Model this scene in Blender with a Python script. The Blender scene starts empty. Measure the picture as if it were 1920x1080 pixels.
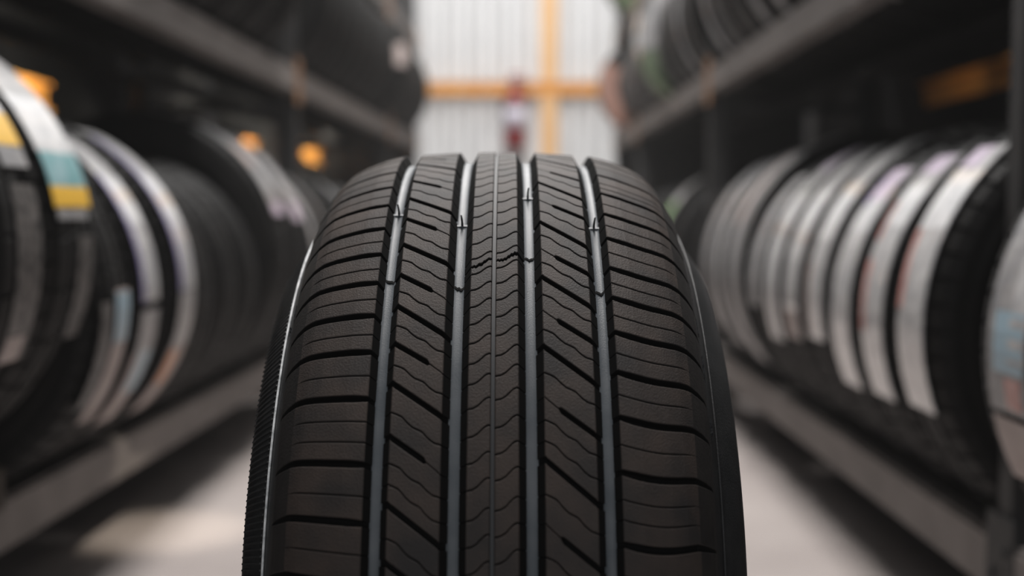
import bpy, bmesh, math, random
import numpy as np
from mathutils import Vector, Matrix
random.seed(4)
PI = math.pi
scene = bpy.context.scene
COL = scene.collection

# ------------------------------------------------------------------ camera, world, lights, exposure
CAM_Z = 0.6505
cam_d = bpy.data.cameras.new('camera')
cam = bpy.data.objects.new('camera', cam_d)
COL.objects.link(cam)
scene.camera = cam
cam_d.sensor_width = 36.0
cam_d.lens = 2200 / 1920 * 36
cam_d.clip_start = 0.02
cam_d.clip_end = 100
cam.location = (0, 0, CAM_Z)
cam.rotation_euler = (PI / 2 - math.atan((540 - 397) / 2200), 0, -5 / 2200)
cam_d.dof.use_dof = True
cam_d.dof.focus_distance = 0.745
cam_d.dof.aperture_fstop = 2.95

scene.view_settings.view_transform = 'Standard'
scene.view_settings.look = 'None'
scene.view_settings.gamma = 1.0
scene.view_settings.exposure = 0.0
try:
    scene.view_settings.use_curve_mapping = False
except Exception:
    pass

world = bpy.data.worlds.new('world')
scene.world = world
world.use_nodes = True
bg = world.node_tree.nodes['Background']
bg.inputs[0].default_value = (0.93, 0.96, 1.0, 1)
bg.inputs[1].default_value = 0.15
wvol = world.node_tree.nodes.new('ShaderNodeVolumeScatter')      # thin scatter added to lift the blacks, no real dust
wvol.inputs['Color'].default_value = (1, 1, 1, 1)
wvol.inputs['Density'].default_value = 0.005
world.node_tree.links.new(wvol.outputs[0], world.node_tree.nodes['World Output'].inputs['Volume'])


def area(name, loc, rot, sx, sy, power, col=(1, 1, 1), spread=PI):
    l = bpy.data.lights.new(name, 'AREA')
    l.shape = 'RECTANGLE'
    l.size = sx
    l.size_y = sy
    l.energy = power
    l.color = col
    l.spread = spread
    o = bpy.data.objects.new(name, l)
    COL.objects.link(o)
    o.location = loc
    o.rotation_euler = rot
    return o


def spot(name, loc, target, power, col, size, blend=0.6, rad=0.02):
    l = bpy.data.lights.new(name, 'SPOT')
    l.energy = power
    l.color = col
    l.spot_size = size
    l.spot_blend = blend
    l.shadow_soft_size = rad
    o = bpy.data.objects.new(name, l)
    COL.objects.link(o)
    o.location = loc
    d = Vector(target) - Vector(loc)
    o.rotation_euler = d.to_track_quat('-Z', 'Y').to_euler()
    return o


# roof light over the aisle, roof light by the end wall, and an added fill from behind the camera
area('aisle_roof_light', (0.04, 3.4, 5.6), (0, 0, 0), 1.1, 5.6, 570, (1.0, 0.965, 0.94))
area('end_roof_light', (0.1, 7.9, 5.2), (math.radians(22), 0, 0), 2.4, 1.0, 95, (0.97, 0.985, 1.0))

area('front_fill', (0, -4.0, 1.6), (math.radians(90), 0, 0), 3.6, 2.8, 45, (0.93, 0.96, 1.0))  # unseen fill light added behind the camera for the shaded fronts
pl = bpy.data.lights.new('glint_light', 'POINT')
pl.energy = 110
pl.color = (1.0, 0.98, 0.96)
pl.shadow_soft_size = 0.06
plo = bpy.data.objects.new('glint_light', pl)  # unseen point light added for glints on the label film
COL.objects.link(plo)
plo.location = (0.0, 4.6, 3.1)
spot('floor_light_patch', (0.55, 2.25, 2.6), (-0.70, 2.36, 0), 350, (1.0, 0.90, 0.76), 0.145, 0.9, 0.03)  # added spot that throws a warm pool on the floor

# ------------------------------------------------------------------ materials
MATS = {}


def mat(name, col, rough=0.6, col2=None, scale=20, bump=0.0, bscale=400, metal=0.0, spec=0.5, coat=0.0,
        detail=4, lo=0.35, hi=0.65, coat_rough=0.1, sheen=0.0):
    m = bpy.data.materials.new(name)
    m.use_nodes = True
    nt = m.node_tree
    b = nt.nodes['Principled BSDF']
    b.inputs['Base Color'].default_value = (*col, 1)
    b.inputs['Roughness'].default_value = rough
    b.inputs['Metallic'].default_value = metal
    b.inputs['Specular IOR Level'].default_value = spec
    b.inputs['Coat Weight'].default_value = coat
    b.inputs['Coat Roughness'].default_value = coat_rough
    b.inputs['Sheen Weight'].default_value = sheen
    tc = nt.nodes.new('ShaderNodeTexCoord')
    if col2 is not None:
        n = nt.nodes.new('ShaderNodeTexNoise')
        n.inputs['Scale'].default_value = scale
        n.inputs['Detail'].default_value = detail
        nt.links.new(tc.outputs['Object'], n.inputs['Vector'])
        r = nt.nodes.new('ShaderNodeValToRGB')
        r.color_ramp.elements[0].position = lo
        r.color_ramp.elements[0].color = (*col, 1)
        r.color_ramp.elements[1].position = hi
        r.color_ramp.elements[1].color = (*col2, 1)
        nt.links.new(n.outputs['Fac'], r.inputs['Fac'])
        nt.links.new(r.outputs['Color'], b.inputs['Base Color'])
    if bump > 0:
        n2 = nt.nodes.new('ShaderNodeTexNoise')
        n2.inputs['Scale'].default_value = bscale
        n2.inputs['Detail'].default_value = 3
        nt.links.new(tc.outputs['Object'], n2.inputs['Vector'])
        bp = nt.nodes.new('ShaderNodeBump')
        bp.inputs['Strength'].default_value = bump
        bp.inputs['Distance'].default_value = 0.0006
        nt.links.new(n2.outputs['Fac'], bp.inputs['Height'])
        nt.links.new(bp.outputs['Normal'], b.inputs['Normal'])
    MATS[name] = m
    return m


mat('tread_top', (0.027, 0.0245, 0.024), 0.66, (0.056, 0.043, 0.037), 34, 0.6, 900, spec=0.28, lo=0.32, hi=0.68)
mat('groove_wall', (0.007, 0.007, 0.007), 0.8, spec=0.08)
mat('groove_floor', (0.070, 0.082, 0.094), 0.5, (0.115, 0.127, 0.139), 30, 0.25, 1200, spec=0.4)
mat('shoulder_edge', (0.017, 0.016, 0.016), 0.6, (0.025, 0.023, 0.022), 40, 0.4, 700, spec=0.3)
mat('fine_groove', (0.05, 0.052, 0.055), 0.6, spec=0.3)
mat('tyre_side', (0.016, 0.017, 0.018), 0.5, (0.024, 0.025, 0.026), 60, 0.4, 700, spec=0.4)
mat('rim_line', (0.32, 0.34, 0.35), 0.4, (0.75, 0.77, 0.78), 160, 0.3, 900, lo=0.3, hi=0.6)  # pale colour paints in the light caught by the left ring
mat('flash', (0.035, 0.037, 0.04), 0.4, spec=0.5)
mat('spew', (0.012, 0.012, 0.013), 0.5)
mat('shop_rubber', (0.006, 0.006, 0.006), 0.6, (0.009, 0.009, 0.009), 12, spec=0.15)
mat('shop_tread', (0.005, 0.005, 0.005), 0.6, (0.011, 0.0105, 0.0105), 10, spec=0.2)
mat('film_white', (0.42, 0.42, 0.435), 0.33, (0.70, 0.695, 0.69), 30, spec=0.5, coat=1.0, coat_rough=0.05)
mat('film_grey', (0.20, 0.205, 0.215), 0.4, (0.36, 0.35, 0.35), 30, spec=0.5, coat=0.2)
mat('film_dark', (0.028, 0.027, 0.027), 0.45, (0.13, 0.12, 0.115), 70, spec=0.4, lo=0.4, hi=0.6)
mat('film_lilac', (0.55, 0.46, 0.58), 0.35, coat=0.3)
mat('film_violet', (0.25, 0.22, 0.42), 0.35, coat=0.3)
mat('film_red', (0.55, 0.20, 0.17), 0.4, (0.66, 0.45, 0.42), 50)
mat('film_teal', (0.12, 0.34, 0.36), 0.35, (0.32, 0.50, 0.54), 18, coat=0.3)
mat('film_yellow', (0.85, 0.50, 0.045), 0.4, coat=0.2)
mat('film_orange', (0.75, 0.30, 0.10), 0.4)
mat('film_green', (0.14, 0.27, 0.10), 0.45, (0.22, 0.34, 0.16), 20)
mat('film_salmon', (0.34, 0.18, 0.135), 0.6, (0.26, 0.15, 0.12), 8)
mat('wrap_green', (0.07, 0.115, 0.05), 0.6, (0.15, 0.18, 0.13), 9)
mat('film_pink', (0.40, 0.33, 0.31), 0.5, (0.48, 0.41, 0.39), 30)
mat('film_blue', (0.35, 0.48, 0.56), 0.35)
mat('print_ink', (0.08, 0.08, 0.09), 0.5)
mat('timber', (0.05, 0.038, 0.028), 0.8, (0.03, 0.024, 0.018), 15)
mat('beam_paint', (0.15, 0.135, 0.127), 0.55, (0.21, 0.19, 0.18), 9, spec=0.4)
mat('post_paint', (0.04, 0.04, 0.041), 0.6, (0.055, 0.054, 0.054), 12, spec=0.2)
mat('bracket_rust', (0.34, 0.17, 0.075), 0.6, (0.24, 0.13, 0.07), 25)
mat('orange_paint', (0.78, 0.33, 0.055), 0.5, (0.85, 0.40, 0.08), 6)
mat('pale_orange', (0.78, 0.46, 0.20), 0.5, (0.80, 0.50, 0.24), 6)
mat('wall_sheet', (0.66, 0.665, 0.67), 0.5, (0.72, 0.72, 0.72), 5, spec=0.4)
mat('dark_wall', (0.085, 0.083, 0.083), 0.9, (0.10, 0.10, 0.10), 4, spec=0.1)
mat('roof', (0.12, 0.12, 0.12), 0.8)
mat('extinguisher_red', (0.33, 0.020, 0.025), 0.35, coat=0.4)
mat('hose_black', (0.02, 0.02, 0.02), 0.5)
mat('ext_label', (0.62, 0.58, 0.66), 0.5)
mat('ext_band', (0.10, 0.09, 0.10), 0.5)


def concrete():
    m = mat('concrete', (0.40, 0.345, 0.325), 0.62)
    nt = m.node_tree
    b = nt.nodes['Principled BSDF']
    tc = nt.nodes.new('ShaderNodeTexCoord')
    n = nt.nodes.new('ShaderNodeTexNoise')
    n.inputs['Scale'].default_value = 2.2
    n.inputs['Detail'].default_value = 7
    r = nt.nodes.new('ShaderNodeValToRGB')
    r.color_ramp.elements[0].position = 0.3
    r.color_ramp.elements[0].color = (0.235, 0.205, 0.195, 1)
    r.color_ramp.elements[1].position = 0.7
    r.color_ramp.elements[1].color = (0.32, 0.285, 0.27, 1)
    n2 = nt.nodes.new('ShaderNodeTexNoise')
    n2.inputs['Scale'].default_value = 90
    bp = nt.nodes.new('ShaderNodeBump')
    bp.inputs['Strength'].default_value = 0.2
    bp.inputs['Distance'].default_value = 0.002
    nt.links.new(tc.outputs['Object'], n.inputs['Vector'])
    nt.links.new(tc.outputs['Object'], n2.inputs['Vector'])
    nt.links.new(n.outputs['Fac'], r.inputs['Fac'])
    nt.links.new(r.outputs['Color'], b.inputs['Base Color'])
    nt.links.new(n2.outputs['Fac'], bp.inputs['Height'])
    nt.links.new(bp.outputs['Normal'], b.inputs['Normal'])


concrete()


# ------------------------------------------------------------------ helpers
def link(name, me, parent=None, loc=(0, 0, 0)):
    o = bpy.data.objects.new(name, me)
    COL.objects.link(o)
    o.location = loc
    if parent is not None:
        o.parent = parent
    return o


def mesh_obj(name, verts, faces, mats, parent=None, fmat=None, smooth=False, loc=(0, 0, 0)):
    me = bpy.data.meshes.new(name)
    me.from_pydata(verts, [], faces)
    for m in (mats if isinstance(mats, (list, tuple)) else [mats]):
        me.materials.append(MATS[m])
    if fmat is not None:
        me.polygons.foreach_set('material_index', fmat)
    if smooth:
        me.polygons.foreach_set('use_smooth', [True] * len(me.polygons))
    me.update()
    return link(name, me, parent, loc)


def bm_obj(name, bm, m, parent=None, smooth=False, loc=(0, 0, 0)):
    me = bpy.data.meshes.new(name)
    bmesh.ops.recalc_face_normals(bm, faces=bm.faces[:])
    bm.to_mesh(me)
    bm.free()
    me.materials.append(MATS[m])
    if smooth:
        me.polygons.foreach_set('use_smooth', [True] * len(me.polygons))
    return link(name, me, parent, loc)


def add_box(bm, c, s, bev=0.0):
    r = bmesh.ops.create_cube(bm, size=1.0)
    vs = r['verts']
    for v in vs:
        v.co = Vector((c[0] + v.co.x * s[0], c[1] + v.co.y * s[1], c[2] + v.co.z * s[2]))
    if bev > 0:
        es = list({e for v in vs for e in v.link_edges})
        bmesh.ops.bevel(bm, geom=es, offset=bev, segments=2, affect='EDGES')


def box(name, c, s, m, parent=None, bev=0.0, loc=(0, 0, 0)):
    bm = bmesh.new()
    add_box(bm, c, s, bev)
    return bm_obj(name, bm, m, parent, loc=loc)


def empty(name, loc, label, cat, group=None):
    o = bpy.data.objects.new(name, None)
    COL.objects.link(o)
    o.location = loc
    o.empty_display_size = 0.05
    tag(o, label, cat, group)
    return o


def tag(o, label, cat, group=None):
    o['label'] = label
    o['category'] = cat
    if group:
        o['group'] = group
    return o


def lathe(profile, seg, axis='X', a0=0.0, a1=2 * PI, closed=False):
    """profile: list of (u along axis, r).  angle a measured from +Z towards -Y for axis X; from +X towards +Z for axis Y"""
    full = abs(a1 - a0 - 2 * PI) < 1e-6
    n = seg if full else seg + 1
    vs, fs = [], []
    m = len(profile)
    for i in range(n):
        a = a0 + (a1 - a0) * i / seg
        for (u, r) in profile:
            if axis == 'X':
                vs.append((u, -r * math.sin(a), r * math.cos(a)))
            elif axis == 'Y':
                vs.append((r * math.cos(a), u, r * math.sin(a)))
            else:
                vs.append((r * math.cos(a), r * math.sin(a), u))
    for i in range(seg):
        j = (i + 1) % n
        for k in range(m if closed else m - 1):
            l = (k + 1) % m
            fs.append((i * m + k, i * m + l, j * m + l, j * m + k))
    return vs, fs


# ------------------------------------------------------------------ setting
def struct(o):
    o['kind'] = 'structure'
    return o


WALL_Y = 9.45
struct(box('floor', (0, 4, -0.05), (9.0, 20, 0.1), 'concrete'))
struct(box('ceiling', (0, 3.2, 6.05), (4.6, 13.5, 0.1), 'roof'))
struct(box('wall_left', (-2.0, 4.4, 3.0), (0.1, 10.5, 6.0), 'dark_wall'))
struct(box('wall_right', (2.0, 4.4, 3.0), (0.1, 10.5, 6.0), 'dark_wall'))

# end wall of profiled metal sheets; every sheet is a piece of it
wall_back = struct(box('wall_back', (0, WALL_Y + 0.08, 3.0), (4.1, 0.08, 6.0), 'wall_sheet'))


def sheet_mesh():
    pitch, depth, n = 0.19, 0.055, 5
    prof = []
    for k in range(n):
        x = k * pitch
        prof += [(x, 0), (x + 0.075, 0), (x + 0.098, -depth), (x + 0.167, -depth)]
    prof.append((n * pitch, 0))
    vs, fs = [], []
    for (x, y) in prof:
        vs += [(x, y, 0.0), (x, y, 5.95), (x, y + 0.004, 0.0), (x, y + 0.004, 5.95)]
    for i in range(len(prof) - 1):
        a, b = i * 4, i * 4 + 4
        fs += [(a, b, b + 1, a + 1), (a + 2, a + 3, b + 3, b + 2), (a + 1, b + 1, b + 3, a + 3)]
    me = bpy.data.meshes.new('metal_sheet')
    me.from_pydata(vs, [], fs)
    me.materials.append(MATS['wall_sheet'])
    return me


sm_ = sheet_mesh()
for k in range(4):
    o = link('metal_sheet', sm_, wall_back, (-1.93 + k * 0.955, WALL_Y + 0.03 + 0.002 * (k % 2), 0.01))

# orange steel frame on the end wall
fr = empty('steel_wall_frame', (0, WALL_Y - 0.05, 0), 'orange painted steel frame, post and rail, on the white metal end wall', 'steel frame')
bm = bmesh.new()
add_box(bm, (0.315, 0, 2.9), (0.13, 0.07, 5.8), 0.006)
bm_obj('post', bm, 'pale_orange', fr)
bm = bmesh.new()
for s in (-1, 1):
    add_box(bm, (0, -0.006, 1.62 + s * 0.032), (3.7, 0.012, 0.03), 0.003)
add_box(bm, (0, 0.0, 1.62), (3.7, 0.012, 0.10), 0.003)
add_box(bm, (0, 0.0, 1.67), (3.7, 0.05, 0.01), 0.002)
bm_obj('rail', bm, 'orange_paint', fr, loc=(0, -0.03, 0))

# fire extinguisher
ex = empty('fire_extinguisher', (0.045, WALL_Y - 0.17, 1.15), 'red fire extinguisher with a pale label hanging on the white end wall', 'fire extinguisher')
prof = [(0.0, 0.0), (0.0, 0.062), (0.012, 0.085), (0.36, 0.085), (0.40, 0.07), (0.425, 0.04), (0.44, 0.025), (0.45, 0.0)]
vs, fs = lathe([(u, max(r, 0.0005)) for u, r in prof], 32, 'Z')
mesh_obj('cylinder_body', vs, fs, 'extinguisher_red', ex, smooth=True)
vs, fs = lathe([(0.15, 0.0852), (0.15, 0.0865), (0.31, 0.0865), (0.31, 0.0852)], 24, 'Z', -PI * 0.95, -PI * 0.05)
mesh_obj('paper_label', vs, fs, 'ext_label', ex, smooth=True)
vs, fs = lathe([(0.312, 0.0852), (0.312, 0.088), (0.36, 0.088), (0.36, 0.0852)], 24, 'Z')
mesh_obj('strap', vs, fs, 'ext_band', ex)
bm = bmesh.new()
add_box(bm, (0, 0, 0.475), (0.06, 0.06, 0.07), 0.008)
bm_obj('valve', bm, 'extinguisher_red', ex)
bm = bmesh.new()
add_box(bm, (0.03, -0.03, 0.518), (0.13, 0.05, 0.018), 0.005)
add_box(bm, (0.02, -0.03, 0.566), (0.12, 0.045, 0.018), 0.005)
add_box(bm, (-0.02, -0.02, 0.54), (0.03, 0.04, 0.04), 0.004)
bm_obj('handle', bm, 'extinguisher_red', ex)
# hose
pts = []
for i in range(24):
    t = i / 23
    pts.append(Vector((-0.02 - 0.08 * math.sin(t * PI * 0.95), -0.02, 0.47 - 0.34 * t)))
bm = bmesh.new()
ring0 = None
for p in pts:
    ring = [bm.verts.new(p + Vector((0.011 * math.cos(a), 0.011 * math.sin(a), 0))) for a in [k * PI / 4 for k in range(8)]]
    if ring0:
        for k in range(8):
            bm.faces.new((ring0[k], ring0[(k + 1) % 8], ring[(k + 1) % 8], ring[k]))
    ring0 = ring
bm_obj('hose', bm, 'hose_black', ex, True)
bm = bmesh.new()
add_box(bm, (0, 0.09, 0.25), (0.04, 0.035, 0.34), 0.003)
bm_obj('wall_bracket', bm, 'ext_band', ex)

# ------------------------------------------------------------------ racks
LEVELS = [0.20, 1.135, 1.775]         # top of the beams
BH = 0.085
POSTS = [1.56, 4.02, 6.3, 7.55]


def rack(side):
    lab = ('tyre rack on the left side of the aisle, pale worn beams on black posts' if side < 0 else
           'tyre rack on the right side of the aisle, pale worn beams on black posts')
    t = empty('tyre_rack', (side * 0.7, POSTS[0], 0), lab, 'rack')

    def fx(y):
        return (-0.855 + 0.036 * y) if side < 0 else 0.67 + 0.0 * y
    ox, oy = side * 0.7, POSTS[0]
    depth = 0.50
    ys = [-0.9, 1.32 if side < 0 else 1.585] + POSTS[1:]
    for y in ys:
        for back in (0, 1):
            x = fx(y) + side * (0.045 + (depth if back else 0.0))
            bm = bmesh.new()
            w, d = 0.07, 0.05
            add_box(bm, (x - ox, y - oy, 1.05), (w, d, 2.1), 0.004)
            add_box(bm, (x - ox, y - oy, 0.006), (w + 0.05, d + 0.05, 0.012), 0.002)
            bm_obj('upright', bm, 'post_paint', t)
            if not back:
                for z in LEVELS:
                    bm = bmesh.new()
                    add_box(bm, (x - ox - side * 0.039, y - oy, z - BH / 2), (0.006, 0.09, BH + 0.07), 0.002)
                    add_box(bm, (x - ox - side * 0.044, y - oy - 0.02, z - 0.01), (0.008, 0.014, 0.014), 0.002)
                    add_box(bm, (x - ox - side * 0.044, y - oy + 0.02, z - 0.05), (0.008, 0.014, 0.014), 0.002)
                    bm_obj('bracket', bm, 'bracket_rust' if y > 2 else 'post_paint', t)
        # side brace between front and rear post
        bm = bmesh.new()
        xa, xb = fx(y) + side * 0.045, fx(y) + side * (0.045 + depth)
        for z in (0.35, 1.0, 1.6):
            add_box(bm, ((xa + xb) / 2 - ox, y - oy, z), (abs(xb - xa), 0.02, 0.03))
        bm_obj('cross_brace', bm, 'post_paint', t)
    pe = ys[-1] + 0.04
    xa = fx(pe) + side * 0.02
    box('blackout_panel', ((xa + side * 1.9) / 2 - ox, pe - oy, 1.05), (abs(side * 1.9 - xa), 0.02, 2.1), 'post_paint', t, 0.002)  # added dark panel hiding the bright end wall behind the rack
    for i in range(len(ys) - 1):
        # added dark deck on the top level, blocks roof light; one panel per bay
        xa, xb = fx(ys[i]) + side * 0.06, fx(ys[i + 1]) + side * 0.06
        xo = side * 1.90
        z0 = LEVELS[2] - 0.022
        vs = []
        for zz in (z0, z0 + 0.018):
            vs += [(xa - ox, ys[i] - oy + 0.03, zz), (xb - ox, ys[i + 1] - oy - 0.03, zz), (xo - ox, ys[i + 1] - oy - 0.03, zz), (xo - ox, ys[i] - oy + 0.03, zz)]
        mesh_obj('shade_deck', vs, [(3, 2, 1, 0), (4, 5, 6, 7), (0, 1, 5, 4), (1, 2, 6, 5), (2, 3, 7, 6), (3, 0, 4, 7)], 'post_paint', t)
        y0, y1 = ys[i] + 0.031, ys[i + 1] - 0.031
        for z in LEVELS:
            for back in (0, 1):
                off = side * (0.03 + (depth if back else 0.0))
                xa, xb = fx(y0) + off, fx(y1) + off
                bm = bmesh.new()
                # box section with a rolled lip: front web, top and bottom flanges
                bh = 0.045 if back else BH
                add_box(bm, (0, 0, (BH - bh) / 2), (0.05, y1 - y0, bh), 0.006)
                add_box(bm, (side * 0.018, 0, BH / 2 - 0.008), (0.03, y1 - y0, 0.016), 0.003)
                ang = math.atan2(-(xb - xa), y1 - y0)
                bmesh.ops.rotate(bm, cent=(0, 0, 0), matrix=Matrix.Rotation(ang, 3, 'Z'), verts=bm.verts[:])
                bmesh.ops.translate(bm, vec=((xa + xb) / 2 - ox, (y0 + y1) / 2 - oy, z - BH / 2), verts=bm.verts[:])
                bm_obj('shelf_beam', bm, 'beam_paint' if not back else 'post_paint', t)
    return fx


FXL = rack(-1)
FXR = rack(1)

# orange side-wall rail, only its bright stretches built, each with an added spot
rails = [(-1.62, 3.35, 4.12, 'left', 'short orange wall rail behind the left rack, nearest the camera', 11.0),
         (-1.62, 7.1, 7.5, 'left', 'short orange wall rail behind the left rack, middle of three', 12.0),
         (-1.22, 6.75, 7.5, 'left', 'short orange wall rail behind the left rack, at the far end', 12.0)]
for (x, y0, y1, sd, lab, pw) in rails:
    zr = 1.045 if x < -1.5 else 1.0
    o = empty('wall_rail', (x, (y0 + y1) / 2, zr), lab, 'rail', 'orange rails on the side walls')
    bm = bmesh.new()
    add_box(bm, (0, 0, 0.0), (0.02, y1 - y0, 0.10), 0.004)
    add_box(bm, (0.012, 0, 0.045), (0.04, y1 - y0, 0.012), 0.002)
    add_box(bm, (0.012, 0, -0.045), (0.04, y1 - y0, 0.012), 0.002)
    bm_obj('channel', bm, 'orange_paint', o)
    sl = 1.95 + x
    for yy in (-0.3, 0.3):
        box('standoff', (-0.01 - sl / 2, yy * (y1 - y0), 0.0 if x < -1.5 else -0.038), (sl - 0.02, 0.03, 0.03 if x < -1.5 else 0.018), 'post_paint', o, 0.003)
    ya = {3.35: 3.92, 7.1: 7.3, 6.75: 7.2}[y0]
    spot('rail_spot', (x + (0.30 if x < -1.5 else 0.34), ya - 0.12, 0.97), (x, ya, zr), pw, (1.0, 0.93, 0.82), 1.7)  # added spot close to the rail to make it bright
o = empty('wall_rail', (1.62, 4.1, 1.10), 'long orange wall rail in the dark behind the right rack', 'rail')
bm = bmesh.new()
add_box(bm, (0, 0, 0.0), (0.02, 1.0, 0.085), 0.004)
add_box(bm, (-0.012, 0, 0.04), (0.04, 1.0, 0.01), 0.002)
bm_obj('channel', bm, 'orange_paint', o)
for yy in (-0.3, 0.3):
    box('standoff', (0.17, yy, 0.0), (0.32, 0.03, 0.03), 'post_paint', o, 0.003)
spot('rail_spot', (1.35, 4.1, 1.12), (1.62, 4.2, 1.10), 0.2, (1.0, 0.8, 0.6), 1.7)  # weak spot added to lift this rail out of the dark

# ------------------------------------------------------------------ shop tyres (axis along the aisle)
TYRE_CACHE = {}


def shop_tyre_meshes(R, W):
    key = (round(R, 3), round(W, 3))
    if key in TYRE_CACHE:
        return TYRE_CACHE[key]
    h = W / 2
    t = h * 0.86                       # half tread width
    # tread columns: (u, depth, slotted)
    g = 0.008
    cols = []
    edges = [-t, -t * 0.56, -t * 0.44, -t * 0.07, t * 0.07, t * 0.44, t * 0.56, t]
    def crown(u):
        return 0.012 * abs(u / t) ** 2.6
    seq = [(-h * 0.97, 0.030, 1), (-t * 1.04, 0.014, 1), (-t, crown(t), 1), (-t * 0.57, crown(t * 0.57), 1), (-t * 0.55, g, 0), (-t * 0.45, g, 0), (-t * 0.43, crown(t * 0.43), 2),
           (-t * 0.08, 0, 2), (-t * 0.06, g, 0), (t * 0.06, g, 0), (t * 0.08, 0, 2), (t * 0.43, crown(t * 0.43), 2), (t * 0.45, g, 0), (t * 0.55, g, 0), (t * 0.57, crown(t * 0.57), 1),
           (t, crown(t), 1), (t * 1.04, 0.014, 1), (h * 0.97, 0.030, 1)]
    n_b = 56
    fr = [(0.0, 0), (0.80, 0), (0.83, 1), (0.97, 1)]
    vs, fs = [], []
    m = len(seq)
    rows = 0
    for b in range(n_b):
        for (f, slot) in fr:
            for (u, d, s) in seq:
                dd = d
                sh = 0.0
                if s == 1 and slot:
                    dd = d + 0.0055
                if s == 2:
                    sh = u * 6.0 * (2 * PI / n_b) * 0.9
                    if slot and b % 2 == 0:
                        dd = d + 0.004
                a = (b + f) * 2 * PI / n_b + sh
                r = R - dd
                vs.append((r * math.cos(a), u, r * math.sin(a)))
            rows += 1
    for i in range(rows):
        j = (i + 1) % rows
        for k in range(m - 1):
            fs.append((i * m + k, j * m + k, j * m + k + 1, i * m + k + 1))
    me = bpy.data.meshes.new('tread')
    me.from_pydata(vs, [], fs)
    me.materials.append(MATS['shop_tread'])
    rb = R * 0.60
    side = []
    sw = [(h * 0.97, R - 0.030), (h * 1.0, R - 0.045), (h * 1.0, R - 0.05), (h * 1.03, R - 0.053), (h * 1.04, (R + rb) / 2 + 0.01), (h * 1.0, rb + 0.03), (h * 0.93, rb + 0.022), (h * 0.9, rb + 0.008), (h * 0.8, rb)]
    inn = [(h * 0.74, rb + 0.004), (h * 0.84, rb + 0.03), (h * 0.9, (R + rb) / 2), (h * 0.75, R - 0.04), (0, R - 0.026)]
    prof = sw + inn
    prof = prof + [(-u, r) for (u, r) in reversed(prof[:-1])]
    prof = [(u, r) for (u, r) in prof]
    vs, fs = lathe(prof, 72, 'Y')
    me2 = bpy.data.meshes.new('casing')
    me2.from_pydata(vs, [], fs)
    me2.materials.append(MATS['shop_rubber'])
    me2.polygons.foreach_set('use_smooth', [True] * len(me2.polygons))
    # bead rings
    bv, bf = [], []
    for s in (-1, 1):
        pr = [(s * h * 0.80, rb - 0.001), (s * h * 0.82, rb - 0.006), (s * h * 0.88, rb - 0.005), (s * h * 0.91, rb + 0.008)]
        v, f_ = lathe(pr, 60, 'Y')
        k = len(bv)
        bv += v
        bf += [tuple(q + k for q in ff) for ff in f_]
    me3 = bpy.data.meshes.new('bead')
    me3.from_pydata(bv, [], bf)
    me3.materials.append(MATS['shop_rubber'])
    TYRE_CACHE[key] = (me, me2, me3)
    return TYRE_CACHE[key]


def film(name, R, a0, a1, u0, u1, m, parent, lift=0.0022, side=1):
    """curved sticker strip, angle 0 = horizontal towards the aisle, positive up"""
    n = max(3, int(abs(a1 - a0) / 4))
    vs, fs = [], []
    for i in range(n + 1):
        a = math.radians(a0 + (a1 - a0) * i / n)
        c, s = math.cos(a) * (-side), math.sin(a)
        for (u, l) in ((u0, 0.0), (u0, lift), (u1, lift), (u1, 0.0)):
            vs.append(((R + l) * c, u, (R + l) * s))
    for i in range(n):
        for k in range(3):
            a, b = i * 4 + k, (i + 1) * 4 + k
            fs.append((a, a + 1, b + 1, b))
    fs.append((3, 2, 1, 0))
    fs.append((n * 4, n * 4 + 1, n * 4 + 2, n * 4 + 3))
    return mesh_obj(name, vs, fs, m, parent)


def shop_tyre(side, edge, y, z0, R, W, label, group, films=()):
    """edge = |x| of the tyre side facing the aisle; films = (a0, a1, u0, u1, material, [sub films])"""
    cx = side * (edge + R)
    t = empty('tyre', (cx, y, z0), label, 'tyre', group)
    ms = shop_tyre_meshes(R, W)
    for nm, me in zip(('tread', 'casing', 'bead'), ms):
        o = link(nm, me, t, (0, 0, R))
        o.rotation_euler = (0, 0.37 * (y * 7 % 3), 0)
    for f in films:
        st = film('label_sticker', R, f[0], f[1], f[2], f[3], f[4], t, 0.0022, side)
        st.location = (0, 0, R)
        for g in (f[5] if len(f) > 5 else ()):
            film('printed_panel', R, g[0], g[1], g[2], g[3], g[4], st, 0.0032, side)
    return t


def side_wrap(tyre_o, R, W, a0, a1, m, side, r0=0.66, r1=0.985):
    """paper strip stuck round the sidewall that faces the camera"""
    n = max(3, int(abs(a1 - a0) / 5))
    vs, fs = [], []
    for i in range(n + 1):
        a = math.radians(a0 + (a1 - a0) * i / n)
        c, s_ = math.cos(a) * (-side), math.sin(a)
        for (r, u) in ((R * r0, -W * 0.545), (R * r0, -W * 0.56), ((R * r0 + R * r1) / 2, -W * 0.565), (R * r1, -W * 0.50), (R * r1, -W * 0.48)):
            vs.append((r * c, u, r * s_))
    for i in range(n):
        for k in range(4):
            p, q = i * 5 + k, (i + 1) * 5 + k
            fs.append((p, p + 1, q + 1, q))
    o = mesh_obj('paper_wrap', vs, fs, m, tyre_o)
    o.location = (0, 0, R)
    return o


def rest_z(side, edge, y, R, level, W=0.22):
    """height of the tyre's lowest point when it sits on the front and rear beams of a level"""
    c = edge + R
    best = -1
    for yy in (y - W / 2, y, y + W / 2):
        fx = abs((FXL if side < 0 else FXR)(yy))
        for b0 in (fx + 0.003, fx + 0.503):
            for k in range(13):
                d = abs(b0 + 0.062 * k / 12 - c)
                if d < R:
                    best = max(best, LEVELS[level] + math.sqrt(R * R - d * d) - R)
    return best + 0.0005


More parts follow.
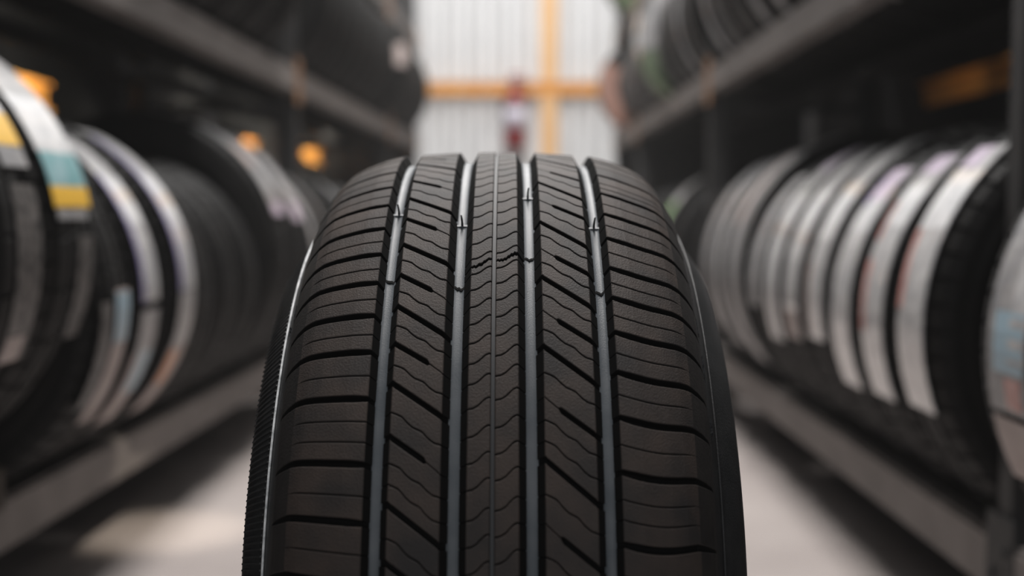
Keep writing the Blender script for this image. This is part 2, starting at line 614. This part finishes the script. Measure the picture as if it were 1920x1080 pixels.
white = 'film_white'
GR = 'tyres on the lower right shelf'
GL = 'tyres on the lower left shelf'
GUR = 'tyres on the upper right shelf'
GUL = 'tyres on the upper left shelf'


def place(side, level, y, R, W, edge, label, group, films=()):
    z = rest_z(side, edge, y, R, level) + 0.001 if level < 2 else LEVELS[2] + 0.001
    return shop_tyre(side, edge, y, z, R, W, label, group, films)


E_R = 0.588
# --- lower right shelf, near to far
place(1, 0, 1.40, 0.345, 0.185, E_R, 'tyre at the right edge of the photo with a broad grey and blue label', GR,
      [(-12, 62, -0.075, 0.03, 'film_grey', [(-2, 62, -0.075, -0.03, 'film_white'), (-4, 8, -0.07, 0.01, 'film_blue'), (-11, -5, -0.06, -0.02, 'film_red')]),
       (-27, -13.5, -0.075, 0.03, 'film_pink')])
words = ['first', 'second', 'third', 'fourth', 'fifth', 'sixth']
rt = [(1.712, 0.345, 49, -21, 'tyre with long white label, red streak on its edge', [(42, 49, -0.01, 0.05, 'film_lilac'), (4, 24, 0.035, 0.05, 'film_red')]),
      (1.895, 0.335, 51, -22.6, 'tyre with white label and deep red stripe', [(44, 51, -0.03, 0.05, 'film_lilac'), (-4, 16, 0.032, 0.05, 'film_red'), (22, 34, 0.04, 0.05, 'film_red')]),
      (2.077, 0.330, 49, -24, 'tyre with white label and violet top end', [(36, 49, -0.03, 0.05, 'film_lilac'), (34, 46, 0.03, 0.05, 'film_violet')]),
      (2.258, 0.340, 66, -13, 'tyre with white label reaching high', [(-12, 12, 0.03, 0.05, 'film_pink')]),
      (2.445, 0.340, 63, -16, 'tyre with white label, pinkish lower end', [(-16, -6, -0.05, 0.05, 'film_pink')]),
      (2.63, 0.340, 66, -20, 'tyre with wide white label split by grey', [(50, 66, 0.0, 0.05, 'film_lilac'), (-20, 24, -0.012, 0.012, 'film_grey')])]
for i, (y, R, a1, a0, d, subs) in enumerate(rt):
    place(1, 0, y, R, 0.174, E_R, d + ', ' + words[i] + ' of six from the right', GR,
          [(a0, a1, -0.052, 0.052, white, subs)])
place(1, 0, 2.815, 0.335, 0.174, E_R, 'tyre with a short grey label behind the striped row, lower right shelf', GR,
      [(-9, 50, -0.05, 0.04, 'film_grey', [])])
place(1, 0, 3.07, 0.365, 0.20, E_R, 'tall tyre with pinkish grey label, nearest of three tall ones on lower right shelf', GR,
      [(-40, 74, -0.08, 0.06, 'film_grey', [(20, 58, 0.02, 0.06, 'film_pink'), (-30, 64, -0.05, -0.02, 'film_dark')])])
place(1, 0, 3.28, 0.36, 0.20, E_R, 'tall tyre with striped grey label, middle of three tall ones on lower right shelf', GR,
      [(-36, 66, -0.06, 0.05, 'film_grey', [(-30, 60, -0.04, -0.015, 'film_dark'), (-30, 60, 0.01, 0.03, 'film_white')])])
place(1, 0, 3.49, 0.355, 0.20, E_R, 'tall tyre with dull grey label, farthest of three tall ones on lower right shelf', GR,
      [(-30, 62, -0.05, 0.05, 'film_grey', [(-30, 60, -0.02, 0.0, 'film_dark')])])
place(1, 0, 3.74, 0.33, 0.20, E_R, 'plain black tyre just before the second post, lower right shelf', GR)
place(1, 0, 4.26, 0.33, 0.20, E_R, 'plain black tyre just beyond the second post, lower right shelf', GR)
place(1, 0, 4.62, 0.345, 0.20, E_R, 'tyre with a pale label and a green patch, peeping over the big tyre at right', GR,
      [(-20, 68, -0.09, 0.06, 'film_grey', [(38, 68, -0.09, 0.03, 'film_white'), (10, 36, -0.06, 0.06, 'film_green')])])
ordw = ['first', 'second', 'third', 'fourth', 'fifth', 'sixth', 'seventh', 'eighth']
for k in range(5):
    place(1, 0, 4.88 + 0.235 * k, 0.325, 0.20, E_R, 'black tyre, ' + ordw[k] + ' beyond the green-patched one on the lower right shelf', GR)

# --- lower left shelf, near to far
bz = LEVELS[0] + 0.001
bd = box('wooden_board', (0, 0, 0.034), (0.62, 0.37, 0.066), 'timber', bev=0.004, loc=(-1.07, 1.565, bz))
tag(bd, 'dark timber board on the lower left shelf under the two nearest tyres', 'board')
shop_tyre(-1, 0.618, 1.475, bz + 0.0685, 0.335, 0.165, 'tyre at the left edge of the photo, dark printed label and small yellow patch', GL,
      [(-26, 14, 0.0, 0.075, 'film_dark', [(-26, -20, 0.005, 0.06, 'film_pink')]),
       (18, 70, 0.0, 0.078, 'film_grey', [(23, 31, 0.0, 0.078, 'film_yellow'), (31, 70, 0.0, 0.078, 'film_white')])])
shop_tyre(-1, 0.618, 1.655, bz + 0.0685, 0.335, 0.175, 'left tyre with shiny white label ending in teal and yellow bands', GL,
      [(9, 80, -0.05, 0.085, 'film_white', [(14, 22.5, -0.05, 0.085, 'film_teal'), (9, 14, -0.05, 0.085, 'film_yellow')]),
       (6, 8.8, -0.04, 0.07, 'film_grey'), (-24, 2, 0.03, 0.085, 'film_dark')])
place(-1, 0, 1.86, 0.320, 0.165, 0.622, 'small tyre with two brownish label strips, between teal-banded and white-banded tyres', GL,
      [(-31, 0, -0.075, -0.03, 'film_dark'), (-38, 3, -0.01, 0.05, 'film_pink', [(-12, 2, -0.01, 0.05, 'film_blue')])])
place(-1, 0, 2.035, 0.320, 0.165, 0.624, 'tyre with white label broken by a dark gap, lower left shelf', GL,
      [(-2, 58, -0.05, 0.045, 'film_white', [(-2, 40, -0.05, -0.036, 'film_violet')]),
       (-44, -5, -0.05, 0.045, 'film_pink', [(-18, -5, -0.05, 0.045, 'film_grey'), (-32, -18, -0.02, 0.045, 'film_blue')])])
place(-1, 0, 2.215, 0.320, 0.165, 0.610, 'tyre with long glossy white label, farthest of the bright left pair', GL,
      [(-1, 66, -0.05, 0.05, 'film_white', [(-1, 60, -0.05, -0.034, 'film_violet')]),
       (-47, -1.5, -0.05, 0.05, 'film_pink', [(-20, -1.5, -0.05, 0.05, 'film_grey'), (-34, -22, -0.04, 0.0, 'film_orange')])])
dk = ['nearest', 'second', 'third', 'fourth']
for k in range(3):
    place(-1, 0, 2.44 + 0.225 * k, 0.295 + 0.004 * k, 0.21, 0.63, 'plain black tyre, ' + dk[k] + ' of three unlabelled ones behind the bright left labels', GL)
place(-1, 0, 3.13, 0.375, 0.215, 0.600, 'tall tyre with a grey label over its crown, nearer of two, left shelf', GL,
      [(16, 84, -0.06, 0.07, 'film_grey', [(38, 50, -0.05, 0.02, 'film_pink'), (16, 21, -0.05, 0.06, 'film_lilac')])])
place(-1, 0, 3.37, 0.375, 0.215, 0.600, 'tall tyre with a grey label over its crown, farther of two, left shelf', GL,
      [(14, 70, -0.05, 0.08, 'film_grey', [(14, 22, -0.03, 0.07, 'film_lilac')])])
place(-1, 0, 3.62, 0.33, 0.20, 0.600, 'black tyre before the left post with a narrow dim label', GL,
      [(-10, 56, -0.02, 0.05, 'film_grey')])
place(-1, 0, 3.86, 0.32, 0.18, 0.590, 'black tyre with a dull label against the left post', GL,
      [(-10, 60, -0.03, 0.05, 'film_dark')])
for k in range(8):
    place(-1, 0, 4.30 + 0.235 * k, 0.315, 0.205, 0.575, 'black tyre, ' + ordw[k] + ' beyond the middle post on the lower left shelf', GL,
          [(10, 60, -0.06, 0.03, 'film_grey')] if k in (1, 3) else [])

# --- upper right shelf
urd = {2.55: 0, 2.78: 0}
y = 2.42
k = 0
ordw = ['first', 'second', 'third', 'fourth', 'fifth', 'sixth', 'seventh', 'eighth', 'ninth', 'tenth', 'eleventh', 'twelfth', 'thirteenth',
        'fourteenth', 'fifteenth', 'sixteenth', 'seventeenth', 'eighteenth', 'nineteenth', 'twentieth', 'twenty-first', 'twenty-second', 'twenty-third',
        'twenty-fourth', 'twenty-fifth', 'twenty-sixth', 'twenty-seventh', 'twenty-eighth']
ys_r = []
while y < 7.35:
    if abs(y - 4.02) < 0.125:
        y = 4.16
    if abs(y - 6.3) < 0.125:
        y = 6.44
    ys_r.append(y)
    y += 0.195
for k, y in enumerate(ys_r):
    fl = [(-66, 40, -0.055, -0.015, 'film_dark'), (-66, 36, 0.03, 0.055, 'film_grey' if k % 3 == 0 else 'film_dark')]  # strips added to stand in for tread ribs, not real labels
    lab = 'dark ribbed tyre, ' + ordw[k] + ' along the upper right shelf from the near end'
    if k in (1, 3, 4, 7, 9):
        fl = [(-64, 30, -0.02, 0.04, 'film_grey')]  # strip stands in for a paler tread rib
        lab = 'dark tyre with thin grey strip, ' + ordw[k] + ' along the upper right shelf from the near end'
    if k == min(range(len(ys_r)), key=lambda i: abs(ys_r[i] - 5.15)):
        fl = [(-75, 34, -0.088, 0.088, 'film_green', [(-18, 34, -0.088, 0.07, 'film_white')])]
        lab = 'tyre with a green and pale grey label on the upper right shelf'
    if k == len(ys_r) - 1:
        fl = [(-66, 40, -0.088, 0.088, 'film_salmon')]
        lab = 'tyre with a salmon label at the far end of the upper right shelf'
    green = 'green' in lab
    Rk, Wk = (0.29, 0.165) if green or k == len(ys_r) - 1 else (0.325, 0.185)
    t = place(1, 1, y, Rk, Wk, 0.545 if k == len(ys_r) - 1 else (0.66 if y > 6.35 else (0.555 if green else 0.615)), lab, GUR, fl)
    if green:
        side_wrap(t, Rk, Wk, -14, 60, 'film_grey', 1)
        side_wrap(t, Rk, Wk, -55, -15, 'wrap_green', 1)
    if k == len(ys_r) - 1:
        side_wrap(t, Rk, Wk, -62, 30, 'film_salmon', 1)
# --- upper left shelf
ys_l = []
y = 2.50
while y < 7.4:
    if abs(y - 4.02) < 0.145:
        y = 4.175
    if abs(y - 6.3) < 0.145:
        y = 6.455
    ys_l.append(y)
    y += 0.235
for k, y in enumerate(ys_l):
    last = k >= len(ys_l) - 2
    pale = k == min(range(len(ys_l)), key=lambda i: abs(ys_l[i] - 6.0))
    Rk, Wk = (0.29, 0.20) if pale else (0.325, 0.225)
    t = place(-1, 1, y, Rk, Wk, abs(FXL(y)) - (0.085 if not pale else 0.125),
              'tyre with a pale pink paper strip on its side, upper left shelf' if pale else 'plain black tyre, ' + ordw[k] + ' along the upper left shelf from the near end',
              GUL, [])
    if pale:
        side_wrap(t, Rk, Wk, -6, 18, 'film_pink', -1, 0.8)
# --- one tyre on the top shelf at the far right
t = place(1, 2, 6.95, 0.31, 0.19, 0.545, 'tyre with a green label on the top right shelf', 'tyres on the top shelves',
      [(-70, -15, -0.08, 0.08, 'film_green')])
side_wrap(t, 0.31, 0.19, -75, -10, 'wrap_green', 1)
place(1, 2, 7.18, 0.31, 0.19, 0.56, 'dark tyre behind the green-labelled one on the top right shelf', 'tyres on the top shelves')

# ------------------------------------------------------------------ THE BIG TYRE
RT = 0.3495
D_AX = 0.971
TX = -0.0094
GD = 0.0088          # depth of the main grooves
U_D = [0, .03, .0735, .085, .095, .105, .113, .120, .126, .131, .134]
V_D = [0, .0006, .0035, .006, .0095, .0135, .018, .0245, .032, .041, .052]


def drop(u):
    return np.interp(np.abs(u), U_D, V_D)


tyre = empty('tyre', (TX, D_AX, 0), 'big black tyre standing upright in the aisle, its grooved tread facing the camera', 'tyre')


def tp(u, phi, r):
    a = math.radians(phi)
    return (u, -r * math.sin(a), r * math.cos(a) + RT)


def build_rib(name, cols, feats, block_name, floor_depth, wl, wr, phi_lo=-180.0, phi_hi=180.0):
    """cols: np array of u.  feats: list of (key phi, curve[], halfwidth[], depth[], split?)  all in degrees / metres."""
    cols = np.asarray(cols)
    n = len(cols)
    mdeg = math.degrees(1 / RT)
    bev = 0.0005
    rows = []          # (phi array, depth array, matflag of band that follows, split)
    for (key, c, w, d, sp) in feats:
        w = w * mdeg
        b = np.where(d > 0.001, bev * mdeg, 0)
        deep = d > 0.005
        s = np.where(deep, 0.0004 * mdeg, w * 0.25)
        rows.append((c - w - b, d * 0, 1, False))
        rows.append((c - w, np.minimum(d, 0.0003), 1, False))
        rows.append((c - w + s, d, 2, False))
        if sp:
            rows.append((c, d, 2, True))
        rows.append((c + w - s, d, 1, False))
        rows.append((c + w, np.minimum(d, 0.0003), 1, False))
        rows.append((c + w + b, d * 0, 0, False))
    out = []
    for i, r in enumerate(rows):
        out.append(r)
        if r[2] == 0 and i + 1 < len(rows):
            nx = rows[i + 1]
            gap = float(np.mean(nx[0] - r[0]))
            k = int(gap / 0.7)
            for j in range(1, k + 1):
                f = j / (k + 1)
                out.append((r[0] * (1 - f) + nx[0] * f, r[1] * 0, 0, False))
    rows = out
    # columns incl. edge bevels and walls
    rib = link(name, None, tyre)
    rib.empty_display_size = 0.03
    blocks = []
    cur = []
    for r in rows:
        cur.append(r)
        if r[3]:
            blocks.append(cur)
            cur = [r]
    blocks.append(cur)
    if not block_name:
        blocks = [rows]
    U = np.concatenate([[cols[0] - wl], [cols[0]], [cols[0] + bev], cols[1:-1], [cols[-1] - bev], [cols[-1]], [cols[-1] + wr]])
    idx = np.concatenate([[0], [0], [0], np.arange(1, n - 1), [n - 1], [n - 1], [n - 1]]).astype(int)
    m = len(U)
    DR = drop(U)
    for bl in blocks:
        if len(bl) < 3:
            continue
        vs, fs, fm = [], [], []
        for (p, d, fl, sp) in bl:
            P = np.radians(p[idx])
            dd = d[idx].copy()
            if wl > 0:
                dd[0] = floor_depth
                dd[1] = max(dd[1], bev)
            if wr > 0:
                dd[-1] = floor_depth
                dd[-2] = max(dd[-2], bev)
            r = RT - DR - dd
            vs += list(zip(U.tolist(), (-r * np.sin(P)).tolist(), (r * np.cos(P) + RT).tolist()))
        for i in range(len(bl) - 1):
            fl = bl[i][2]
            dm = np.maximum(bl[i][1], bl[i + 1][1])[idx]
            for k in range(m - 1):
                fs.append((i * m + k, i * m + k + 1, (i + 1) * m + k + 1, (i + 1) * m + k))
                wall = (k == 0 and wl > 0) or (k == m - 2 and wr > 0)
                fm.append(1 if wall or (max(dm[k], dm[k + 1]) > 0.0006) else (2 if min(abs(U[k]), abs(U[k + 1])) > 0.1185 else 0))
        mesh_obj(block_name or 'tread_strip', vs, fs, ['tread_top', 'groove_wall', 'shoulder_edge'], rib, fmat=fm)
    return rib


def extend(lst, lo, hi, pitch):
    """continue a traced list of angles round the rest of the tyre"""
    l = sorted(lst)
    a = l[0]
    pre = []
    while a - pitch > lo:
        a -= pitch
        pre.append(a)
    a = l[-1]
    post = []
    while a + pitch < hi:
        a += pitch
        post.append(a)
    return pre[::-1] + l + post


LO, HI = -178.0, 178.0
# ---- shoulders
cols = np.concatenate([np.linspace(.0735, .112, 10), np.linspace(.1145, .134, 12)])


def shoulder(side):
    c = cols if side > 0 else -cols[::-1]
    au = np.abs(c)
    t = np.clip((au - .0735) / .045, 0, 1)
    sweep = np.clip((au - .117) / .017, 0, 1) ** 1.3 * 0.3
    if side < 0:
        thick = [-7.5, -2, 4.3, 10.2, 17.4, 23.0, 28.0, 33.05, 37.75, 42.2, 46.7, 51.2, 56.4, 63.05, 68.6, 74.2]
        thin = [-4.8, 1, 7.2, 14.5, 20.6, 25.6, 30.6, 35.5, 40.1, 44.5, 49.1, 53.9, 58.8, 60.9, 66.1, 71.5]
        slant, bow = -0.95, 0.05
    else:
        thick = [-7.5, -2, 4.3, 11.0, 18.6, 24.85, 30.0, 34.9, 39.95, 44.3, 48.8, 53.5, 58.35, 63.8, 70.55, 76]
        thin = [-4.8, 1, 7.4, 14.8, 21.6, 23.2, 27.6, 32.4, 37.4, 42.2, 46.65, 51.3, 55.95, 61.1, 66.4, 68.3, 73.4]
        slant, bow = 0.1, 0.5
    thick = extend(thick, LO, HI, 4.9)
    allthin = [x for x in thin]
    for i in range(len(thick) - 1):
        a, b = thick[i], thick[i + 1]
        if not any(a < x < b for x in thin):
            allthin.append((a + b) / 2)
    feats = []
    for x in thick:
        d = np.interp(au, [.0735, .118, .1225, .129, .134], [.0068, .0062, .0035, .0015, .0])
        w = np.interp(au, [.0735, .082, .118, .126, .134], [.0019, .0024, .0022, .0018, .0006])
        feats.append((x, x + slant * t + bow * np.sin(t * PI) + sweep, w, d, True))
    for x in allthin:
        d = np.interp(au, [.0735, .112, .120, .121], [.003, .0025, .0003, .0])
        w = np.interp(au, [.0735, .112, .121], [.00048, .00045, .0001])
        feats.append((x, x + slant * t + bow * np.sin(t * PI) + sweep, w, d, False))
    feats.sort(key=lambda f: f[0])
    wl = .0042 if side > 0 else 0
    wr = 0 if side > 0 else .0042
    build_rib('shoulder_rib', c, feats, 'tread_block', GD, wl, wr)


shoulder(-1)
shoulder(1)


# ---- inner ribs
def wavy(t, amp=1.0):
    """sipe shape across the rib: flat, step, flat, step, flat"""
    return np.interp(t, [0, .10, .22, .34, .44, .62, .74, .86, 1], [0, .05, .14, .34, .47, .60, .80, .94, 1]) + 0.0


def inner(side):
    n = 26
    if side < 0:
        c = np.linspace(-.0597, -.0297, n)
        full = [(-5, -1.2), (4.5, 8.5), (14, 18.0), (26.6, 30.6), (36.3, 39.9), (45.6, 49.5), (54.8, 58.5), (66.9, 70.7), (77, 80.8)]
        half = [(-9.8, -6), (-.3, 3.5), (9.4, 13.2), (21.4, 25.2), (31.35, 35.05), (41.2, 44.95), (50.3, 53.95), (60.35, 64.15), (72.2, 76)]
        sip = [(-7.6, -4), (-2.6, .9), (2.2, 5.6), (7, 10.5), (11.8, 15.2), (16.7, 20.2), (19.2, 22.7), (24.2, 27.6), (29.2, 32.6), (34.0, 37.5), (38.9, 42.3), (43.6, 47.1), (48.1, 51.5),
               (52.8, 56.1), (57.9, 61.3), (63.0, 66.3), (65.0, 68.6), (70.0, 73.5), (74.8, 78.3)]
    else:
        c = np.linspace(.0297, .0597, n)
        full = [(-8, -4), (2, 6), (12.0, 15.0 + 1), (22.7, 26.9), (32.5, 36.7), (41.8, 45.7), (50.8, 54.8), (62.7, 66.9), (74.5, 78.5)]
        half = [(-3, 1), (7, 10.8), (17.5, 21.3), (27.6, 31.3), (37.4, 41.1), (46.4, 50.1), (56.4, 60.3), (68.7, 72.8)]
        sip = [(-5.6, -2), (-.6, 3), (4.5, 8), (9.6, 13), (14.6, 17.8), (20.2, 23.7), (25.2, 28.7), (30.2, 33.6), (35.0, 38.6), (39.6, 43.1), (44.3, 47.6), (48.8, 52.2), (53.8, 57.1),
               (58.8, 62.2), (60.9, 64.5), (66.0, 69.6), (71.7, 75.2)]
    t = np.linspace(0, 1, n)
    step = 9.8
    last = full[-1]
    k = last[0] + step
    while k < HI - 4:
        full.append((k, k + 3.9))
        half.append((k - step / 2, k - step / 2 + 3.8))
        sip += [(k - step * .75, k - step * .75 + 3.4), (k - step * .25, k - step * .25 + 3.4)]
        k += step
    first = full[0]
    k = first[0] - step
    # fill the stretch behind the crown
    while k > LO + 2:
        full.append((k, k + 3.9))
        half.append((k - step / 2, k - step / 2 + 3.8))
        sip += [(k - step * .75, k - step * .75 + 3.4), (k + step * .25, k + step * .25 + 3.4)]
        k -= step
    feats = []
    for (a, b) in full:
        feats.append((a, a + (b - a) * t, np.full(n, .00225), np.full(n, .0062), True))
    for (a, b) in half:
        if side < 0:
            w = np.interp(t, [0, .66, .70, .72, 1], [.0021, .0022, .0018, .0004, .0004])
            d = np.interp(t, [0, .66, .72, 1], [.0062, .006, .003, .003])
            cc = np.interp(t, [0, .7, 1], [a, a + (b - a) * .66, b])
        else:
            w = np.interp(t, [0, .29, .31, .35, 1], [.0004, .0004, .0018, .0022, .0021])
            d = np.interp(t, [0, .29, .35, 1], [.003, .003, .006, .0062])
            cc = np.interp(t, [0, .3, 1], [a, a + (b - a) * .33, b])
        feats.append((a, cc, w, d, False))
    for (a, b) in sip:
        feats.append((a, a + (b - a) * wavy(t), np.full(n, .00056), np.full(n, .0035), False))
    feats.sort(key=lambda f: f[0])
    build_rib('inner_rib', c, feats, 'tread_block', GD, .0046, .0046)


inner(-1)
inner(1)


# ---- centre rib, in two strips either side of a fine groove
def centre(side):
    n = 14
    L = [21.95, 24.3, 27.0, 29.3, 31.7, 34.2, 36.75, 39.2, 41.55, 43.8, 46.1, 48.3, 50.6, 52.95, 55.2, 57.75, 60.6, 63.2, 65.7, 68.5, 70.9, 73.3]
    L = extend(L, LO, HI, 2.42)
    t = np.linspace(0, 1, n)
    sshape = np.interp(t, [0, .25, .45, .75, .9, 1], [0, .08, .3, .85, 1.0, .98])
    feats = []
    if side < 0:
        c = np.linspace(-.0150, -.0016, n)
        for x in L:
            feats.append((x, x - 1.25 * sshape, np.full(n, .00056), np.full(n, .0035), False))
        rough = np.array([0, .1, -.05, .12, .02, -.1, .05, .15, -.02, .1, .04, -.08, .05, 0])
        feats.append((40.35, 40.4 - 1.25 * sshape + rough, np.interp(t, [0, .5, 1], [.0008, .0015, .0008]), np.full(n, .004), False))
    else:
        c = np.linspace(.0010, .0150, n)
        for x in L:
            x = x - 0.95
            feats.append((x, x - 1.35 * sshape, np.full(n, .00056), np.full(n, .0035), False))
        rough = np.array([0, -.1, .08, -.06, .1, -.02, .12, -.08, .05, -.1, .12, -.1, .1, 0])
        feats.append((39.1, 39.45 - 1.2 * sshape + rough, np.interp(t, [0, .5, 1], [.0007, .0013, .0017]), np.full(n, .004), False))
    feats.sort(key=lambda f: f[0])
    if side < 0:
        build_rib('centre_rib', c, feats, None, GD, .0046, .0003)
    else:
        build_rib('centre_rib', c, feats, None, GD, .0003, .0046)


centre(-1)
centre(1)


# ---- groove floors
def groove_floor(u0, u1, depth, name='groove_floor', crown=0.0012, m='groove_floor'):
    n = 9
    us = np.linspace(u0, u1, n)
    t = np.linspace(-1, 1, n)
    seg = 360
    vs, fs = [], []
    marks = [38.2, 41.7, 30.0, 25.0]
    for i in range(seg):
        phi = i * 360 / seg - 180
        stepd = 0.00022 * math.sin(phi * 1.7 + u0 * 300) if 0 else 0.0
        for k in range(n):
            u = float(us[k])
            d = depth - crown * abs(t[k]) ** 3 * 0.9
            r = RT - float(drop(np.array([u]))[0]) - d - stepd
            vs.append(tp(u, phi, r))
    for i in range(seg):
        j = (i + 1) % seg
        for k in range(n - 1):
            fs.append((i * n + k, i * n + k + 1, j * n + k + 1, j * n + k))
    return mesh_obj(name, vs, fs, m, tyre, smooth=True)


GROOVES = [(-.0735, -.0597), (-.0297, -.0150), (.0150, .0297), (.0597, .0735)]
for (a, b) in GROOVES:
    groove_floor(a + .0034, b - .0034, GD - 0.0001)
groove_floor(-.0014, .0008, .0022, 'fine_groove_floor', 0.0, 'fine_groove')

# wear bars, vent stubs and mould lines in the grooves
tw = [28.0, 31.2, 24.5, 31.0]
mould = [40.8, 42.2, 37.6, 42.5]
for (a, b), p1, p2 in zip(GROOVES, tw, mould):
    mid = (a + b) / 2
    hw = (b - a) / 2 - .0030
    r0 = RT - float(drop(np.array([mid]))[0]) - GD

    def strip(name, p_a, p_b, h, m, x0=-hw, x1=hw, wob=0.0):
        vs, fs = [], []
        n = 8
        for i in range(n + 1):
            u = mid + x0 + (x1 - x0) * i / n
            w = wob * (random.random() - .5)
            for (p, hh) in ((p_a, -0.001), (p_a, h), (p_b, h), (p_b, -0.001)):
                vs.append(tp(u, p + w + wob * 1.5 * abs(2 * i / n - 1) ** 2 * -1, r0 + hh))
        for i in range(n):
            for k in range(3):
                q, s = i * 4 + k, (i + 1) * 4 + k
                fs.append((q, s, s + 1, q + 1))
        fs.append((0, 1, 2, 3))
        fs.append((n * 4 + 3, n * 4 + 2, n * 4 + 1, n * 4))
        return mesh_obj(name, vs, fs, m, tyre)
    strip('wear_bar', p1, p1 + 0.32, 0.0012, 'groove_floor')
    strip('wear_bar_shadow_gap', p1 + 0.33, p1 + 0.7, 0.00012, 'groove_wall') if False else None
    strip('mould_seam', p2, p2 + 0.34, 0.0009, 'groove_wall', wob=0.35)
    # fine vent stub standing on the wear bar
    vs, fs = [], []
    hgt = 0.0085
    for i in range(6):
        f = i / 5
        q = tp(mid, p1 + 0.1, r0 + 0.0008 + hgt * f)
        rr = 0.0009 * (1 - .4 * f)
        for k in range(6):
            an = k * PI / 3
            vs.append((q[0] + rr * math.cos(an) + (0.0006 * f * f * (-1 if mid < 0 else 1)), q[1] + rr * math.sin(an), q[2]))
    for i in range(5):
        for k in range(6):
            fs.append((i * 6 + k, i * 6 + (k + 1) % 6, (i + 1) * 6 + (k + 1) % 6, (i + 1) * 6 + k))
    mesh_obj('vent_stub', vs, fs, 'spew', tyre)

# ---- sidewalls, one each side, plus bead and inner liner
SW = [(.1338, RT - .0515), (.1385, .288), (.1405, .283), (.1412, .2812), (.1440, .279), (.1500, .272), (.1570, .262), (.1600, .252), (.1595, .240), (.153, .226), (.142, .217)]
BEAD = [(.140, .217), (.137, .210), (.130, .206), (.120, .205), (.112, .208)]
INN = [(.112, .208), (.118, .220), (.132, .240), (.136, .258), (.128, .285), (.105, .312), (.06, .330), (0.0, .334)]
for s in (-1, 1):
    v, f = lathe([(s * u, r) for u, r in SW], 240, 'X')
    v = [(x, y, z + RT) for x, y, z in v]
    sw = mesh_obj('sidewall', v, f, 'tyre_side', tyre, smooth=True)
    v, f = lathe([(s * u, r) for u, r in BEAD], 180, 'X')
    mesh_obj('bead', [(x, y, z + RT) for x, y, z in v], f, 'tyre_side', sw, smooth=True)
    # raised rim line; the left one is coloured pale as if lit
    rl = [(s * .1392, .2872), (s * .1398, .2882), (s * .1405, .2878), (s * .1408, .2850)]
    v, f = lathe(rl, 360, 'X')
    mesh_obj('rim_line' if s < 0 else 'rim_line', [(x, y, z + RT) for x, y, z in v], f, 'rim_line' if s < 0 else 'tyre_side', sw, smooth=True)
    # serrations: many fine radial ribs, only on the left side
    if s > 0:
        continue
    vs, fs = [], []
    for k in range(420):
        a = 2 * PI * k / 420
        for (u, r) in ((.1430, .2805), (.1510, .2715), (.1580, .2620)):
            for da in (-.0022, .0022):
                for l in (-.0006, .00014):
                    vs.append((s * (u + l), -r * math.sin(a + da), r * math.cos(a + da) + RT))
        b = k * 12
        for q in (0, 4):
            fs += [(b + q + 1, b + q + 3, b + q + 7, b + q + 5), (b + q, b + q + 1, b + q + 5, b + q + 4), (b + q + 3, b + q + 2, b + q + 6, b + q + 7)]
        fs += [(b, b + 2, b + 3, b + 1), (b + 8, b + 9, b + 11, b + 10)]
    o = mesh_obj('serration', vs, fs, 'tyre_side', sw)
    o['kind'] = 'stuff'
full = [(u, r) for u, r in INN] + [(-u, r) for u, r in reversed(INN[:-1])]
v, f = lathe(full, 120, 'X')
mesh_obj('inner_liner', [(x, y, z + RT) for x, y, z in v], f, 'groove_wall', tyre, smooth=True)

# ragged mould flash scraps on the right and left shoulders
for (s, lst) in ((1, [(33.5, .1335, .0035), (36.5, .134, .002), (41.0, .1345, .004), (47.5, .135, .0045), (56.0, .136, .003)]), (-1, [(38.5, .1345, .0035), (42.0, .136, .002)])):
    for (ph, u, ln) in lst:
        vs, fs = [], []
        n = 7
        for i in range(n + 1):
            p = ph + (i / n - .5) * ln * 700 / 1.0
            rr = RT - float(drop(np.array([u]))[0]) + 0.0004 + 0.0008 * random.random()
            hh = 0.0010 + 0.0016 * random.random()
            vs += [tp(s * (u - .0012), p, rr - .0012), tp(s * (u - .0002), p, rr + hh * .4), tp(s * (u + .0006), p, rr - .003)]
        for i in range(n):
            for k in range(2):
                q = i * 3 + k
                fs.append((q, q + 1, q + 4, q + 3))
        mesh_obj('mould_flash', vs, fs, 'flash', tyre)
